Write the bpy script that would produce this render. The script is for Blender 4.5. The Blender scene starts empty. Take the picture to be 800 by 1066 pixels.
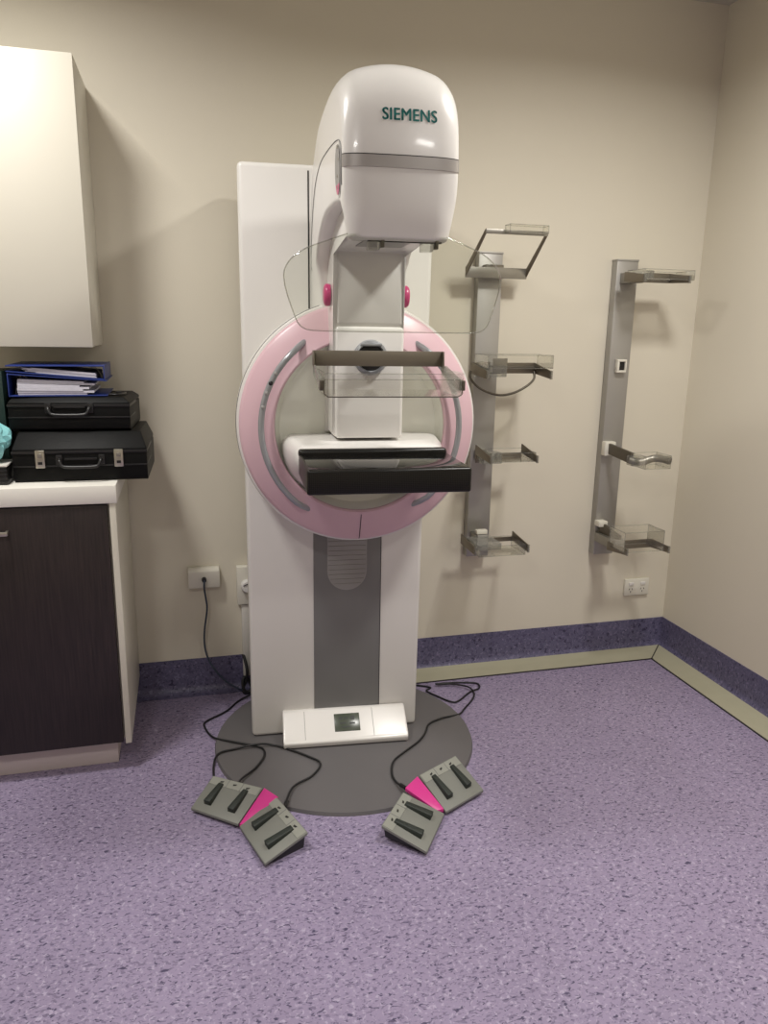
import bpy, bmesh, math, random
from mathutils import Vector, Matrix
from mathutils.bvhtree import BVHTree
random.seed(7)
sc = bpy.context.scene
COL = sc.collection
PI = math.pi

# ------------------------------------------------------------------ camera
F_PX, YAW, PITCH, ROLL = 790.0, math.radians(14.8), math.radians(13.6), math.radians(0.94)
cam_d = bpy.data.cameras.new('camera'); cam = bpy.data.objects.new('camera', cam_d); COL.objects.link(cam)
fw = Vector((math.sin(YAW)*math.cos(PITCH), math.cos(YAW)*math.cos(PITCH), -math.sin(PITCH)))
rt = fw.cross(Vector((0, 0, 1))).normalized(); up = rt.cross(fw)
r2 = rt*math.cos(ROLL)+up*math.sin(ROLL); u2 = -rt*math.sin(ROLL)+up*math.cos(ROLL)
cam.matrix_world = Matrix(((r2.x, u2.x, -fw.x, 0), (r2.y, u2.y, -fw.y, 0), (r2.z, u2.z, -fw.z, 1.4), (0, 0, 0, 1)))
cam_d.sensor_fit = 'HORIZONTAL'; cam_d.sensor_width = 36; cam_d.lens = 36*F_PX/800
cam_d.clip_start = 0.02
sc.camera = cam

# ------------------------------------------------------------------ world, lights, exposure
w = bpy.data.worlds.new('world'); sc.world = w; w.use_nodes = True
w.node_tree.nodes['Background'].inputs[0].default_value = (0.9, 0.88, 0.8, 1)
w.node_tree.nodes['Background'].inputs[1].default_value = 0.05

def area(name, loc, sx, sy, power, col=(1, .975, .93)):
    d = bpy.data.lights.new(name, 'AREA'); d.shape = 'RECTANGLE'; d.size = sx; d.size_y = sy
    d.energy = power; d.color = col; d.spread = math.radians(160)
    o = bpy.data.objects.new(name, d); COL.objects.link(o); o.location = loc
    return o
area('ceiling_light', (-0.62, 1.88, 2.60), 0.26, 0.26, 23)
area('ceiling_light', (1.40, 1.50, 2.60), 0.26, 0.26, 27)
area('ceiling_light', (-0.60, -0.2, 2.60), 0.26, 0.26, 17)
area('ceiling_light', (1.10, -0.4, 2.60), 0.26, 0.26, 14)
sc.view_settings.view_transform = 'Standard'; sc.view_settings.look = 'None'
sc.view_settings.gamma = 1; sc.view_settings.use_curve_mapping = False
sc.view_settings.exposure = 0.0

# ------------------------------------------------------------------ materials
def srgb(r, g, b):
    f = lambda c: (c/255/12.92) if c/255 <= .04045 else ((c/255+.055)/1.055)**2.4
    return (f(r), f(g), f(b), 1)
def mat(name, col, rough=.5, metal=0, spec=.5, coat=0, noise=0, nscale=8, bump=0, bscale=200):
    m = bpy.data.materials.new(name); m.use_nodes = True
    nt = m.node_tree; p = nt.nodes['Principled BSDF']
    c = srgb(*col); p.inputs['Base Color'].default_value = c
    p.inputs['Roughness'].default_value = rough; p.inputs['Metallic'].default_value = metal
    p.inputs['Specular IOR Level'].default_value = spec; p.inputs['Coat Weight'].default_value = coat
    p.inputs['Coat Roughness'].default_value = .08
    tc = nt.nodes.new('ShaderNodeTexCoord')
    if noise:
        n = nt.nodes.new('ShaderNodeTexNoise'); n.inputs['Scale'].default_value = nscale; n.inputs['Detail'].default_value = 4
        nt.links.new(tc.outputs['Object'], n.inputs['Vector'])
        mx = nt.nodes.new('ShaderNodeMixRGB'); mx.blend_type = 'MIX'
        mx.inputs[1].default_value = tuple(x*(1-noise) for x in c[:3])+(1,)
        mx.inputs[2].default_value = tuple(min(1, x*(1+noise)) for x in c[:3])+(1,)
        nt.links.new(n.outputs['Fac'], mx.inputs[0]); nt.links.new(mx.outputs[0], p.inputs['Base Color'])
    if bump:
        n = nt.nodes.new('ShaderNodeTexNoise'); n.inputs['Scale'].default_value = bscale; n.inputs['Detail'].default_value = 3
        nt.links.new(tc.outputs['Object'], n.inputs['Vector'])
        b = nt.nodes.new('ShaderNodeBump'); b.inputs['Strength'].default_value = bump; b.inputs['Distance'].default_value = .002
        nt.links.new(n.outputs['Fac'], b.inputs['Height']); nt.links.new(b.outputs[0], p.inputs['Normal'])
    return m
def vinyl(name, base, dark, light, rough):
    m = bpy.data.materials.new(name); m.use_nodes = True
    nt = m.node_tree; p = nt.nodes['Principled BSDF']; N = nt.nodes.new; L = nt.links.new
    tc = N('ShaderNodeTexCoord')
    mp = N('ShaderNodeMapping'); L(tc.outputs['Object'], mp.inputs['Vector'])
    def flecks(scale, lo, hi, off, sy=1.0):
        mm = N('ShaderNodeMapping'); mm.inputs['Location'].default_value = off
        mm.inputs['Scale'].default_value = (1, sy, 1); mm.inputs['Rotation'].default_value = (0, 0, off[0])
        L(tc.outputs['Object'], mm.inputs['Vector'])
        n = N('ShaderNodeTexNoise'); n.inputs['Scale'].default_value = scale; n.inputs['Detail'].default_value = 2.5
        n.inputs['Roughness'].default_value = .55; n.inputs['Distortion'].default_value = .6
        L(mm.outputs[0], n.inputs['Vector'])
        r = N('ShaderNodeMapRange'); r.inputs['From Min'].default_value = lo; r.inputs['From Max'].default_value = hi
        L(n.outputs['Fac'], r.inputs['Value']); return r.outputs['Result']
    def mix(fac, a, b):
        x = N('ShaderNodeMixRGB')
        if isinstance(fac, float): x.inputs[0].default_value = fac
        else: L(fac, x.inputs[0])
        for i, v in ((1, a), (2, b)):
            if isinstance(v, tuple): x.inputs[i].default_value = v
            else: L(v, x.inputs[i])
        return x.outputs[0]
    big = flecks(3.5, .3, .7, (3, 1, 0))
    b0 = mix(big, tuple(x*.95 for x in srgb(*base)[:3])+(1,), tuple(min(1, x*1.05) for x in srgb(*base)[:3])+(1,))
    c = mix(flecks(95, .55, .66, (1.1, 5, 2)), b0, srgb(*light))
    mid = tuple((a+b)/2 for a, b in zip(srgb(*base), srgb(*dark)))
    c = mix(flecks(75, .54, .64, (2.3, 9, 4), 1.7), c, mid)
    c = mix(flecks(64, .595, .66, (.6, 2, 7), 2.0), c, srgb(*dark))
    L(c, p.inputs['Base Color'])
    p.inputs['Roughness'].default_value = rough; p.inputs['Specular IOR Level'].default_value = .4
    return m
def clear(name, tint=(.93, .94, .92), refl=.18, haze=.0):
    m = bpy.data.materials.new(name); m.use_nodes = True
    nt = m.node_tree; nt.nodes.remove(nt.nodes['Principled BSDF']); N = nt.nodes.new; L = nt.links.new
    out = nt.nodes['Material Output']
    t = N('ShaderNodeBsdfTransparent'); t.inputs[0].default_value = tint+(1,)
    g = N('ShaderNodeBsdfGlossy'); g.inputs['Roughness'].default_value = .05; g.inputs[0].default_value = (1, 1, 1, 1)
    fr = N('ShaderNodeFresnel'); fr.inputs[0].default_value = 1.49
    mul = N('ShaderNodeMath'); mul.operation = 'MULTIPLY_ADD'; mul.inputs[1].default_value = .5; mul.inputs[2].default_value = 0.0
    L(fr.outputs[0], mul.inputs[0])
    mx = N('ShaderNodeMixShader'); L(mul.outputs[0], mx.inputs[0]); L(t.outputs[0], mx.inputs[1]); L(g.outputs[0], mx.inputs[2])
    last = mx
    if haze:
        d = N('ShaderNodeBsdfDiffuse'); d.inputs[0].default_value = (.75, .75, .72, 1)
        m2 = N('ShaderNodeMixShader'); m2.inputs[0].default_value = haze
        L(mx.outputs[0], m2.inputs[1]); L(d.outputs[0], m2.inputs[2]); last = m2
    L(last.outputs[0], out.inputs['Surface'])
    return m
def carbon(name):
    m = mat(name, (14, 13, 12), .30, spec=.3)
    nt = m.node_tree; p = nt.nodes['Principled BSDF']; N = nt.nodes.new; L = nt.links.new
    tc = N('ShaderNodeTexCoord'); mp = N('ShaderNodeMapping'); mp.inputs['Rotation'].default_value = (0, math.radians(45), 0)
    L(tc.outputs['Object'], mp.inputs['Vector'])
    ck = N('ShaderNodeTexChecker'); ck.inputs['Scale'].default_value = 330
    ck.inputs[1].default_value = srgb(8, 8, 7); ck.inputs[2].default_value = srgb(36, 34, 31)
    L(mp.outputs[0], ck.inputs['Vector']); L(ck.outputs['Color'], p.inputs['Base Color'])
    return m
def wood(name):
    m = mat(name, (50, 38, 36), .45)
    nt = m.node_tree; p = nt.nodes['Principled BSDF']; N = nt.nodes.new; L = nt.links.new
    tc = N('ShaderNodeTexCoord'); mp = N('ShaderNodeMapping'); mp.inputs['Scale'].default_value = (60, 60, 2.5)
    L(tc.outputs['Object'], mp.inputs['Vector'])
    n = N('ShaderNodeTexNoise'); n.inputs['Scale'].default_value = 3; n.inputs['Detail'].default_value = 5
    L(mp.outputs[0], n.inputs['Vector'])
    r = N('ShaderNodeValToRGB'); r.color_ramp.elements[0].color = srgb(28, 20, 20); r.color_ramp.elements[1].color = srgb(48, 37, 36)
    r.color_ramp.elements[0].position = .3; r.color_ramp.elements[1].position = .75
    L(n.outputs['Fac'], r.inputs[0]); L(r.outputs[0], p.inputs['Base Color'])
    return m
M = dict(
    wall=mat('wall_paint', (218, 211, 194), .55, spec=.3, noise=.02, nscale=2, bump=.15, bscale=300),
    ceiling=mat('ceiling_paint', (190, 186, 175), .8),
    floor=vinyl('floor_vinyl', (146, 134, 161), (74, 67, 94), (170, 160, 184), .42),
    skirt=vinyl('skirting_vinyl', (96, 92, 120), (56, 52, 78), (122, 116, 144), .45),
    strip=mat('bare_cove_strip', (168, 164, 142), .6, noise=.06, nscale=14),
    seam=mat('dark_seam', (45, 40, 42), .7),
    white=mat('white_plastic', (224, 221, 217), .28, coat=.3, noise=.008, nscale=3),
    colw=mat('column_white', (220, 217, 212), .38, noise=.01, nscale=2),
    dish=mat('dish_white', (232, 232, 220), .35),
    pink=mat('pink_plastic', (214, 180, 188), .35, noise=.01),
    magenta=mat('magenta_plastic', (190, 62, 116), .3),
    hotpink=mat('hot_pink_panel', (206, 54, 138), .4, noise=.04, nscale=30),
    grey=mat('grey_panel', (118, 117, 116), .45, noise=.02),
    lgrey=mat('light_grey_panel', (150, 148, 145), .45),
    band=mat('silver_band', (165, 160, 156), .35, metal=.3),
    disc=mat('grey_base_plate', (98, 95, 96), .55, noise=.03, nscale=12),
    metal=mat('brushed_metal', (150, 146, 138), .38, metal=.75, noise=.04, nscale=30),
    rail=mat('aluminium_rail', (168, 165, 160), .45, metal=.55, noise=.02, nscale=20),
    tube=mat('handle_grey', (158, 160, 163), .3, metal=.4),
    darkmetal=mat('dark_metal', (96, 90, 80), .4, metal=.6),
    frame=mat('paddle_frame_steel', (122, 114, 102), .42, metal=.7, noise=.03, nscale=30),
    black=mat('black_plastic', (22, 21, 22), .4),
    rubber=mat('black_rubber', (26, 25, 26), .55),
    cord=mat('cable_black', (22, 22, 25), .5),
    case=mat('case_black', (8, 8, 8), .5, spec=.18, bump=.4, bscale=350),
    caseb=mat('case_edge', (26, 25, 26), .4),
    chrome=mat('chrome', (190, 185, 172), .3, metal=.9, noise=.15, nscale=150),
    gloss=mat('glossy_black_plate', (12, 12, 12), .07, spec=.5),
    carbon=carbon('carbon_fibre'),
    lcd=mat('lcd_screen', (72, 78, 66), .25, noise=.12, nscale=60),
    lcdseg=mat('lcd_segment', (40, 44, 38), .3),
    pedplate=mat('pedal_grey', (122, 123, 117), .5, noise=.03, nscale=40),
    pedstrip=mat('pedal_strip_grey', (142, 143, 135), .5),
    pedrub=mat('pedal_rubber', (38, 44, 40), .5, bump=.3, bscale=400),
    cab=mat('cabinet_white', (206, 201, 187), .4),
    top=mat('worktop_white', (238, 235, 226), .35),
    kick=mat('kick_board', (196, 184, 182), .5),
    wood=wood('dark_wood'),
    blue=mat('binder_blue', (36, 54, 122), .4, noise=.05, nscale=30),
    paper=mat('paper', (206, 204, 214), .7, noise=.12, nscale=90),
    teal=mat('teal_bag', (140, 205, 208), .25, noise=.18, nscale=18),
    green=mat('dark_green_file', (26, 50, 44), .5),
    letters=mat('teal_letters', (0, 104, 100), .4),
    outlet=mat('outlet_white', (222, 218, 205), .35),
    conduit=mat('conduit_white', (212, 208, 200), .4),
    bluecord=mat('blue_grey_cable', (52, 62, 78), .5),
    clear=clear('clear_acrylic', (.95, .96, .94)),
    clearedge=clear('acrylic_edge', (.80, .80, .77), haze=.10),
    clearpad=clear('paddle_acrylic', (.965, .965, .95), haze=.0),
)

# ------------------------------------------------------------------ mesh helpers
def finish(bm, name, m, parent=None, smooth=40, kind=None, label=None):
    bmesh.ops.recalc_face_normals(bm, faces=bm.faces)
    me = bpy.data.meshes.new(name); bm.to_mesh(me); bm.free()
    ms = m if isinstance(m, (list, tuple)) else [m]
    for q in ms: me.materials.append(q)
    o = bpy.data.objects.new(name, me); COL.objects.link(o)
    if smooth:
        me.polygons.foreach_set('use_smooth', [True]*len(me.polygons))
        try: me.set_sharp_from_angle(angle=math.radians(smooth))
        except Exception: pass
    if parent is not None: o.parent = parent
    if kind: o['kind'] = kind
    if label: o['label'] = label
    return o
def rbox_bm(bm, x0, x1, y0, y1, z0, z1, r=0, seg=2, mi=0, xf=None):
    geo = bmesh.ops.create_cube(bm, size=1)
    vs = geo['verts']
    for v in vs:
        v.co = Vector(((x0+x1)/2+v.co.x*(x1-x0), (y0+y1)/2+v.co.y*(y1-y0), (z0+z1)/2+v.co.z*(z1-z0)))
    if xf is not None:
        for v in vs: v.co = xf @ v.co
    for f in {f for v in vs for f in v.link_faces}: f.material_index = mi
    if r:
        es = list({e for v in vs for e in v.link_edges})
        bmesh.ops.bevel(bm, geom=es, offset=r, segments=seg, profile=.5, affect='EDGES', clamp_overlap=True)
def box(name, x0, x1, y0, y1, z0, z1, m, parent=None, r=0, seg=2, xf=None, **k):
    bm = bmesh.new(); rbox_bm(bm, x0, x1, y0, y1, z0, z1, r, seg, xf=xf)
    return finish(bm, name, m, parent, **k)
def prism_bm(bm, poly, axis, a, b, r=0, seg=2, xf=None):
    """poly: 2-D outline; axis: 'x','y','z' is the extrusion axis"""
    def P(p, t):
        return Vector({'x': (t, p[0], p[1]), 'y': (p[0], t, p[1]), 'z': (p[0], p[1], t)}[axis])
    va = [bm.verts.new(P(p, a)) for p in poly]; vb = [bm.verts.new(P(p, b)) for p in poly]
    n = len(poly)
    fs = [bm.faces.new(va), bm.faces.new(list(reversed(vb)))]
    for i in range(n): fs.append(bm.faces.new((va[i], vb[i], vb[(i+1) % n], va[(i+1) % n])))
    if xf is not None:
        for v in va+vb: v.co = xf @ v.co
    if r:
        es = list({e for v in va+vb for e in v.link_edges})
        bmesh.ops.bevel(bm, geom=es, offset=r, segments=seg, profile=.5, affect='EDGES', clamp_overlap=True)
def prism(name, poly, axis, a, b, m, parent=None, r=0, seg=2, xf=None, **k):
    bm = bmesh.new(); prism_bm(bm, poly, axis, a, b, r, seg, xf); return finish(bm, name, m, parent, **k)
def hexa_bm(bm, bot, top, r=0):
    """eight corners: bot 4, top 4 (same winding)"""
    vb = [bm.verts.new(p) for p in bot]; vt = [bm.verts.new(p) for p in top]
    n = len(bot)
    bm.faces.new(list(reversed(vb))); bm.faces.new(vt)
    for i in range(n): bm.faces.new((vb[i], vb[(i+1) % n], vt[(i+1) % n], vt[i]))
    if r:
        es = list({e for v in vb+vt for e in v.link_edges})
        bmesh.ops.bevel(bm, geom=es, offset=r, segments=2, profile=.5, affect='EDGES', clamp_overlap=True)
def catmull(P, n):
    P = [Vector(p) for p in P]; out = []
    for i in range(len(P)-1):
        p0 = P[max(i-1, 0)]; p1 = P[i]; p2 = P[i+1]; p3 = P[min(i+2, len(P)-1)]
        for k in range(n):
            t = k/n
            out.append(.5*((2*p1)+(p2-p0)*t+(2*p0-5*p1+4*p2-p3)*t*t+(3*p1-p0-3*p2+p3)*t**3))
    out.append(P[-1]); return out
def tube_bm(bm, pts, r, seg=8, closed=False, flat=1.0):
    pts = [Vector(p) for p in pts]; n = len(pts); rings = []; nrm = None
    for i, p in enumerate(pts):
        a = pts[(i-1) % n] if (closed or i > 0) else p
        b = pts[(i+1) % n] if (closed or i < n-1) else p
        t = (b-a).normalized()
        if nrm is None:
            nrm = t.orthogonal().normalized() if abs(t.z) > .9 else t.cross(Vector((0, 0, 1))).normalized()
        nrm = (nrm-t*nrm.dot(t)).normalized(); bi = t.cross(nrm)
        rings.append([bm.verts.new(p+r*(nrm*math.cos(2*PI*k/seg)+bi*flat*math.sin(2*PI*k/seg))) for k in range(seg)])
    m_ = n if closed else n-1
    for i in range(m_):
        A = rings[i]; B = rings[(i+1) % n]
        for k in range(seg): bm.faces.new((A[k], A[(k+1) % seg], B[(k+1) % seg], B[k]))
    if not closed:
        bm.faces.new(list(reversed(rings[0]))); bm.faces.new(rings[-1])
def tube(name, pts, r, m, parent=None, seg=8, smoothn=0, closed=False, **k):
    if smoothn: pts = catmull(pts, smoothn)
    bm = bmesh.new(); tube_bm(bm, pts, r, seg, closed); return finish(bm, name, m, parent, smooth=60, **k)
def lathe_y(name, prof, cx, cz, m, parent=None, seg=96, cap=False, **k):
    """profile (r, y) spun about the y axis through (cx, cz)"""
    bm = bmesh.new(); rings = []
    for r, y in prof:
        if r < 1e-6: rings.append([bm.verts.new((cx, y, cz))])
        else: rings.append([bm.verts.new((cx+r*math.cos(2*PI*i/seg), y, cz+r*math.sin(2*PI*i/seg))) for i in range(seg)])
    for A, B in zip(rings, rings[1:]):
        for i in range(seg):
            j = (i+1) % seg
            if len(A) == 1 and len(B) == 1: continue
            if len(A) == 1: bm.faces.new((A[0], B[i], B[j]))
            elif len(B) == 1: bm.faces.new((A[i], A[j], B[0]))
            else: bm.faces.new((A[i], A[j], B[j], B[i]))
    if cap and len(rings[0]) > 1: bm.faces.new(rings[0])
    return finish(bm, name, m, parent, **k)
def loft(name, loops, m, parent=None, cap=True, **k):
    bm = bmesh.new(); R = [[bm.verts.new(p) for p in l] for l in loops]; n = len(loops[0])
    for A, B in zip(R, R[1:]):
        for i in range(n): bm.faces.new((A[i], A[(i+1) % n], B[(i+1) % n], B[i]))
    if cap: bm.faces.new(R[0]); bm.faces.new(R[-1])
    return finish(bm, name, m, parent, **k)
def thing(name, label, cat, loc=(0, 0, 0), rz=0, group=None):
    o = bpy.data.objects.new(name, None); COL.objects.link(o); o.empty_display_size = .05
    o.location = loc; o.rotation_euler = (0, 0, rz); o['label'] = label; o['category'] = cat
    if group: o['group'] = group
    return o
def tag(o, label, cat, group=None):
    o['label'] = label; o['category'] = cat
    if group: o['group'] = group
    return o
def xmove(x, y, z, rz=0, ry=0, rx=0):
    return Matrix.Translation((x, y, z)) @ Matrix.Rotation(rz, 4, 'Z') @ Matrix.Rotation(ry, 4, 'Y') @ Matrix.Rotation(rx, 4, 'X')

# ------------------------------------------------------------------ room shell
YW, XW, ZC = 2.824, 2.07, 2.613
XL, YF = -1.9, -2.0
S = dict(kind='structure', smooth=0)
box('floor', XL, XW, YF, YW, -.05, 0, M['floor'], **S)
box('ceiling', XL-.05, XW+.05, YF-.05, YW+.05, ZC, ZC+.05, M['ceiling'], **S)
box('wall_back', XL-.05, XW+.05, YW, YW+.05, -.05, ZC, M['wall'], **S)
box('wall_right', XW, XW+.05, YF, YW, -.05, ZC, M['wall'], **S)
box('wall_left', XL-.05, XL, YF, YW, -.05, ZC, M['wall'], **S)
box('wall_front', XL-.05, XW+.05, YF-.05, YF, -.05, ZC, M['wall'], **S)
# coved vinyl skirting: (distance from wall, height)
def cove(r):
    p = [(0, .142), (.004, .142)]
    for i in range(7):
        a = PI/2*i/6
        p.append((.004+r*(1-math.cos(a)), .002+r*(1-math.sin(a))))
    p += [(.004+r, .0005), (0, .0005)]
    return p
prism('baseboard_back', [(YW-a, b) for a, b in cove(.035)], 'x', XL, XW, M['skirt'], kind='structure', smooth=30)
prism('baseboard_right', [(XW-a, b) for a, b in cove(.035)], 'y', YF, YW, M['skirt'], kind='structure', smooth=30)
# bare beige strip along the foot of the skirting, mitred in the corner
def strip(name, outer0, outer1, inner0, inner1):
    bm = bmesh.new()
    z = [(.0, .003), (.5, .004), (.8, .007), (1, .014)]
    rows = []
    for t, h in z:
        a = Vector(outer0).lerp(Vector(inner0), t); b = Vector(outer1).lerp(Vector(inner1), t)
        rows.append([bm.verts.new((a.x, a.y, h)), bm.verts.new((b.x, b.y, h))])
    for t, h in ((1, .0008), (0, .0008)):
        a = Vector(outer0).lerp(Vector(inner0), t); b = Vector(outer1).lerp(Vector(inner1), t)
        rows.append([bm.verts.new((a.x, a.y, h)), bm.verts.new((b.x, b.y, h))])
    n = len(rows)
    for i in range(n):
        A = rows[i]; B = rows[(i+1) % n]; bm.faces.new((A[0], A[1], B[1], B[0]))
    bm.faces.new([r[0] for r in rows]); bm.faces.new([r[1] for r in reversed(rows)])
    return finish(bm, name, M['strip'], kind='structure', smooth=50)
D = .12
t1 = strip('trim_1', (.82, YW-D), (XW-D, YW-D), (.82, YW-.018), (XW-.018, YW-.018))
t2 = strip('trim_2', (XW-D, YW-D), (XW-D, YF), (XW-.018, YW-.018), (XW-.018, YF))
box('seam_line', .82, XW-D+.004, YW-D-.006, YW-D, .0006, .0036, M['seam'], t1, smooth=0)
box('seam_line', XW-D-.006, XW-D, YF, YW-D+.0, .0006, .0036, M['seam'], t2, smooth=0)
bm = bmesh.new(); tube_bm(bm, [(XW-D, YW-D, .004), (XW-.05, YW-.05, .011), (XW-.019, YW-.019, .015)], .002, 6)
finish(bm, 'mitre_line', M['seam'], t1)

# ------------------------------------------------------------------ mammography machine
TH = math.radians(-4)
mm = thing('mammography_machine', 'tall white mammography machine with pink ring and teal lettering on its head', 'medical machine', (.47, 2.41, 0), TH)
CX = .05
# base plate
bm = bmesh.new()
bmesh.ops.create_cone(bm, cap_ends=True, segments=96, radius1=.447, radius2=.443, depth=.010)
for v in bm.verts: v.co += Vector((.028, -.048, .0056))
finish(bm, 'base_plate', M['disc'], mm)
# column
colp = box('column', -.292, .304, -.016, .33, .0112, 1.868, M['colw'], mm, r=.014, seg=3)
for v in colp.data.vertices:
    if v.co.x > .2 and v.co.z < .5: v.co.x -= .014
box('column_slot', -.0865, -.0825, -.0172, .01, 1.0, 1.850, M['caseb'], mm)
box('front_panel', -.076, .152, -.019, .01, .05, .95, M['grey'], mm, r=.0015)
box('panel_joint', .1515, .1535, -.0195, .01, .05, .95, M['seam'], mm)
# vent with rounded lower end and louvres
arch = [(.104, .80)]+[(.037+.067*math.cos(a), .604+.067*math.sin(a)) for a in [-PI*i/20 for i in range(21)]]+[(-.030, .80)]
vent = prism('vent', arch, 'y', -.0215, -.01, M['lgrey'], mm)
zz = .56
while zz < .79:
    hw = .067 if zz > .604 else math.sqrt(max(.067**2-(.604-zz)**2, 0))
    box('louvre', .037-hw+.004, .037+hw-.004, -.0240, -.0212, zz-.0010, zz+.0010, M['lgrey'], vent, smooth=0)
    zz += .0165
# console at the foot
cons = prism('foot_console', [(-.017, .013), (-.122, .013), (-.128, .034), (-.118, .040), (-.036, .104), (-.017, .104)], 'x', -.182, .246, M['white'], mm, r=.005)
CR = Matrix.Translation((.03, -.06, 0)) @ Matrix.Rotation(math.radians(-1.2), 4, 'Z') @ Matrix.Translation((-.036, .06, 0))
sl = Matrix.Translation((.038, -.077, .072)) @ Matrix.Rotation(math.atan2(.064, .082), 4, 'X')
cons.matrix_local = CR
lcd = box('display', -.044, .044, -.030, .034, -.002, .0022, M['lcd'], cons, xf=sl, r=.001)
bm = bmesh.new()
for (a, b, c, d) in [(-.028, -.016, .012, .022), (-.010, .004, .014, .020), (.012, .026, .010, .024), (-.026, -.004, -.004, .002), (.008, .028, -.006, .000), (-.02, .012, -.018, -.013)]:
    rbox_bm(bm, a, b, c, d, .002, .0026, xf=sl)
finish(bm, 'display_print', M['lcdseg'], lcd, smooth=0, kind='stuff')
for x in (-.108, .128):
    box('console_joint', x-.0008, x+.0008, -.052, .050, -.001, .0008, M['lgrey'], cons, xf=Matrix.Translation((0, -.077, .072)) @ Matrix.Rotation(math.atan2(.064, .082), 4, 'X'), smooth=0)
# pink ring and dish
RX, RZ = .046, 1.118
rim = lathe_y('ring_rim', [(.30, -.018), (.359, -.018), (.362, -.026), (.361, -.182), (.358, -.189), (.349, -.193), (.30, -.193)], RX, RZ, M['white'], mm)
lathe_y('gap_line', [(.3610, -.150), (.3625, -.151), (.3625, -.154), (.3610, -.155)], RX, RZ, M['seam'], rim)
ring = lathe_y('pink_ring', [(.340, -.188), (.350, -.189), (.353, -.193), (.352, -.199), (.344, -.206), (.30, -.226), (.266, -.240), (.257, -.243), (.252, -.239), (.250, -.225), (.251, -.17)], RX, RZ, M['pink'], mm)
bm = bmesh.new()
prism_bm(bm, [(-.3545, .0), (-.3545, .0)][:0] or [(-.2000, RZ-.351), (-.2075, RZ-.344), (-.2275, RZ-.30), (-.2415, RZ-.265), (-.238, RZ-.265), (-.19, RZ-.351)], 'x', RX+.0015, RX+.0035)
finish(bm, 'ring_joint', M['seam'], ring, smooth=0)
dish = lathe_y('inner_dish', [(.2505, -.232), (.245, -.205), (.236, -.188), (.20, -.178), (.10, -.172), (0, -.170)], RX, RZ, M['dish'], mm)
# curved grab handles
def arc_pts(a0, a1, r, n=22):
    out = []
    for i in range(n+1):
        a = math.radians(a0+(a1-a0)*i/n); e = min(i, n-i)/n
        y = -.262 if e > .08 else -.262+(.08-e)/.08*.045
        out.append((RX+r*math.cos(a), y, RZ+r*math.sin(a)))
    return out
for a0, a1 in ((123, 239), (57, -57)):
    h = tube('grab_handle', arc_pts(a0, a1, .291), .0088, M['tube'], mm, seg=12)
    if a0 > 100:
        for a in (148, 154, 160, 168):
            q = Vector((RX+.291*math.cos(math.radians(a)), -.2705, RZ+.291*math.sin(math.radians(a))))
            bm = bmesh.new(); bmesh.ops.create_uvsphere(bm, u_segments=10, v_segments=6, radius=.0065)
            for v in bm.verts: v.co = Vector((v.co.x, v.co.y*.5, v.co.z))+q
            finish(bm, 'button', M['lgrey'] if a != 154 else M['caseb'], h)
# C-arm: a loft along a curved path, (outer y,z), (inner y,z), half width, rx, rn
ST = [
    ((-.010, 1.10), (-.190, 1.10), .133, .025, .020, 0),
    ((-.010, 1.35), (-.190, 1.35), .133, .025, .020, 0),
    ((-.012, 1.52), (-.200, 1.52), .133, .028, .020, 0),
    ((-.030, 1.65), (-.230, 1.59), .134, .030, .022, .004),
    ((-.085, 1.765), (-.310, 1.632), .135, .035, .026, .012),
    ((-.170, 1.850), (-.400, 1.657), .136, .038, .030, .014),
    ((-.290, 1.908), (-.470, 1.668), .136, .040, .032, .022),
    ((-.420, 1.934), (-.520, 1.673), .135, .042, .034, .028),
    ((-.550, 1.942), (-.560, 1.675), .133, .044, .036, .032),
    ((-.645, 1.920), (-.595, 1.676), .131, .046, .036, .032),
    ((-.694, 1.868), (-.622, 1.674), .129, .048, .034, .026),
    ((-.712, 1.790), (-.650, 1.668), .128, .050, .028, .016),
    ((-.716, 1.710), (-.668, 1.655), .127, .050, .026, .010),
    ((-.712, 1.642), (-.668, 1.636), .122, .046, .026, .008),
    ((-.704, 1.600), (-.660, 1.602), .116, .042, .026, .006),
]
flat = catmull([(a[0], a[1], b[0]) for a, b, *_ in ST], 5)
flat4 = catmull([(q[5], 0, 0) for q in ST], 5)
flat2 = catmull([(b[1], c, d) for a, b, c, d, e, f in ST], 5)
flat3 = catmull([(q[4], 0, 0) for q in ST], 5)
def csection(oy, oz, iy, iz, hw, rx, rn, dome, shrink=0.0):
    O = Vector((0, oy, oz)); I = Vector((0, iy, iz)); dr = (O-I); Ln = dr.length; dr.normalize()
    loop = []; K = 8
    taper = .030*max(0, min(1, (1.62-oz)/.25))            # the rear leg narrows towards its front
    hw2 = hw-shrink
    cx = CX+.006*max(0, min(1, (-.3-oy)/.4))
    def pt(x, u):
        k = max(0, (u/Ln-.5)*2)
        return I+dr*(u+k*dome*(1-(x/hw)**2))+Vector((cx+x, 0, 0))
    for s in (1, -1):
        ks = range(K+1) if s == 1 else range(K, -1, -1)
        inner = [(hw2-taper-.010*(1-math.sin(PI/2*k/4)), .010*(1-math.cos(PI/2*k/4))+shrink) for k in range(5)]
        outer = [(hw2-rx*(1-math.sin(PI/2*k/K)), Ln-shrink-rn*(1-math.cos(PI/2*k/K))) for k in range(K, -1, -1)]
        seq = inner+outer
        seq = [pt(s*x, u) for x, u in seq]
        loop += seq if s == 1 else list(reversed(seq))
        if s == 1:
            w0 = hw2-rx
            loop += [pt(w0*t, Ln-shrink) for t in (.8, .6, .4, .2, 0, -.2, -.4, -.6, -.8)]
    return loop
loops = []
for A, B, Cc, Dd in zip(flat, flat2, flat3, flat4):
    loops.append(csection(A.x, A.y, A.z, B.x, B.y, B.z, Cc.x, Dd.x))
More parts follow.
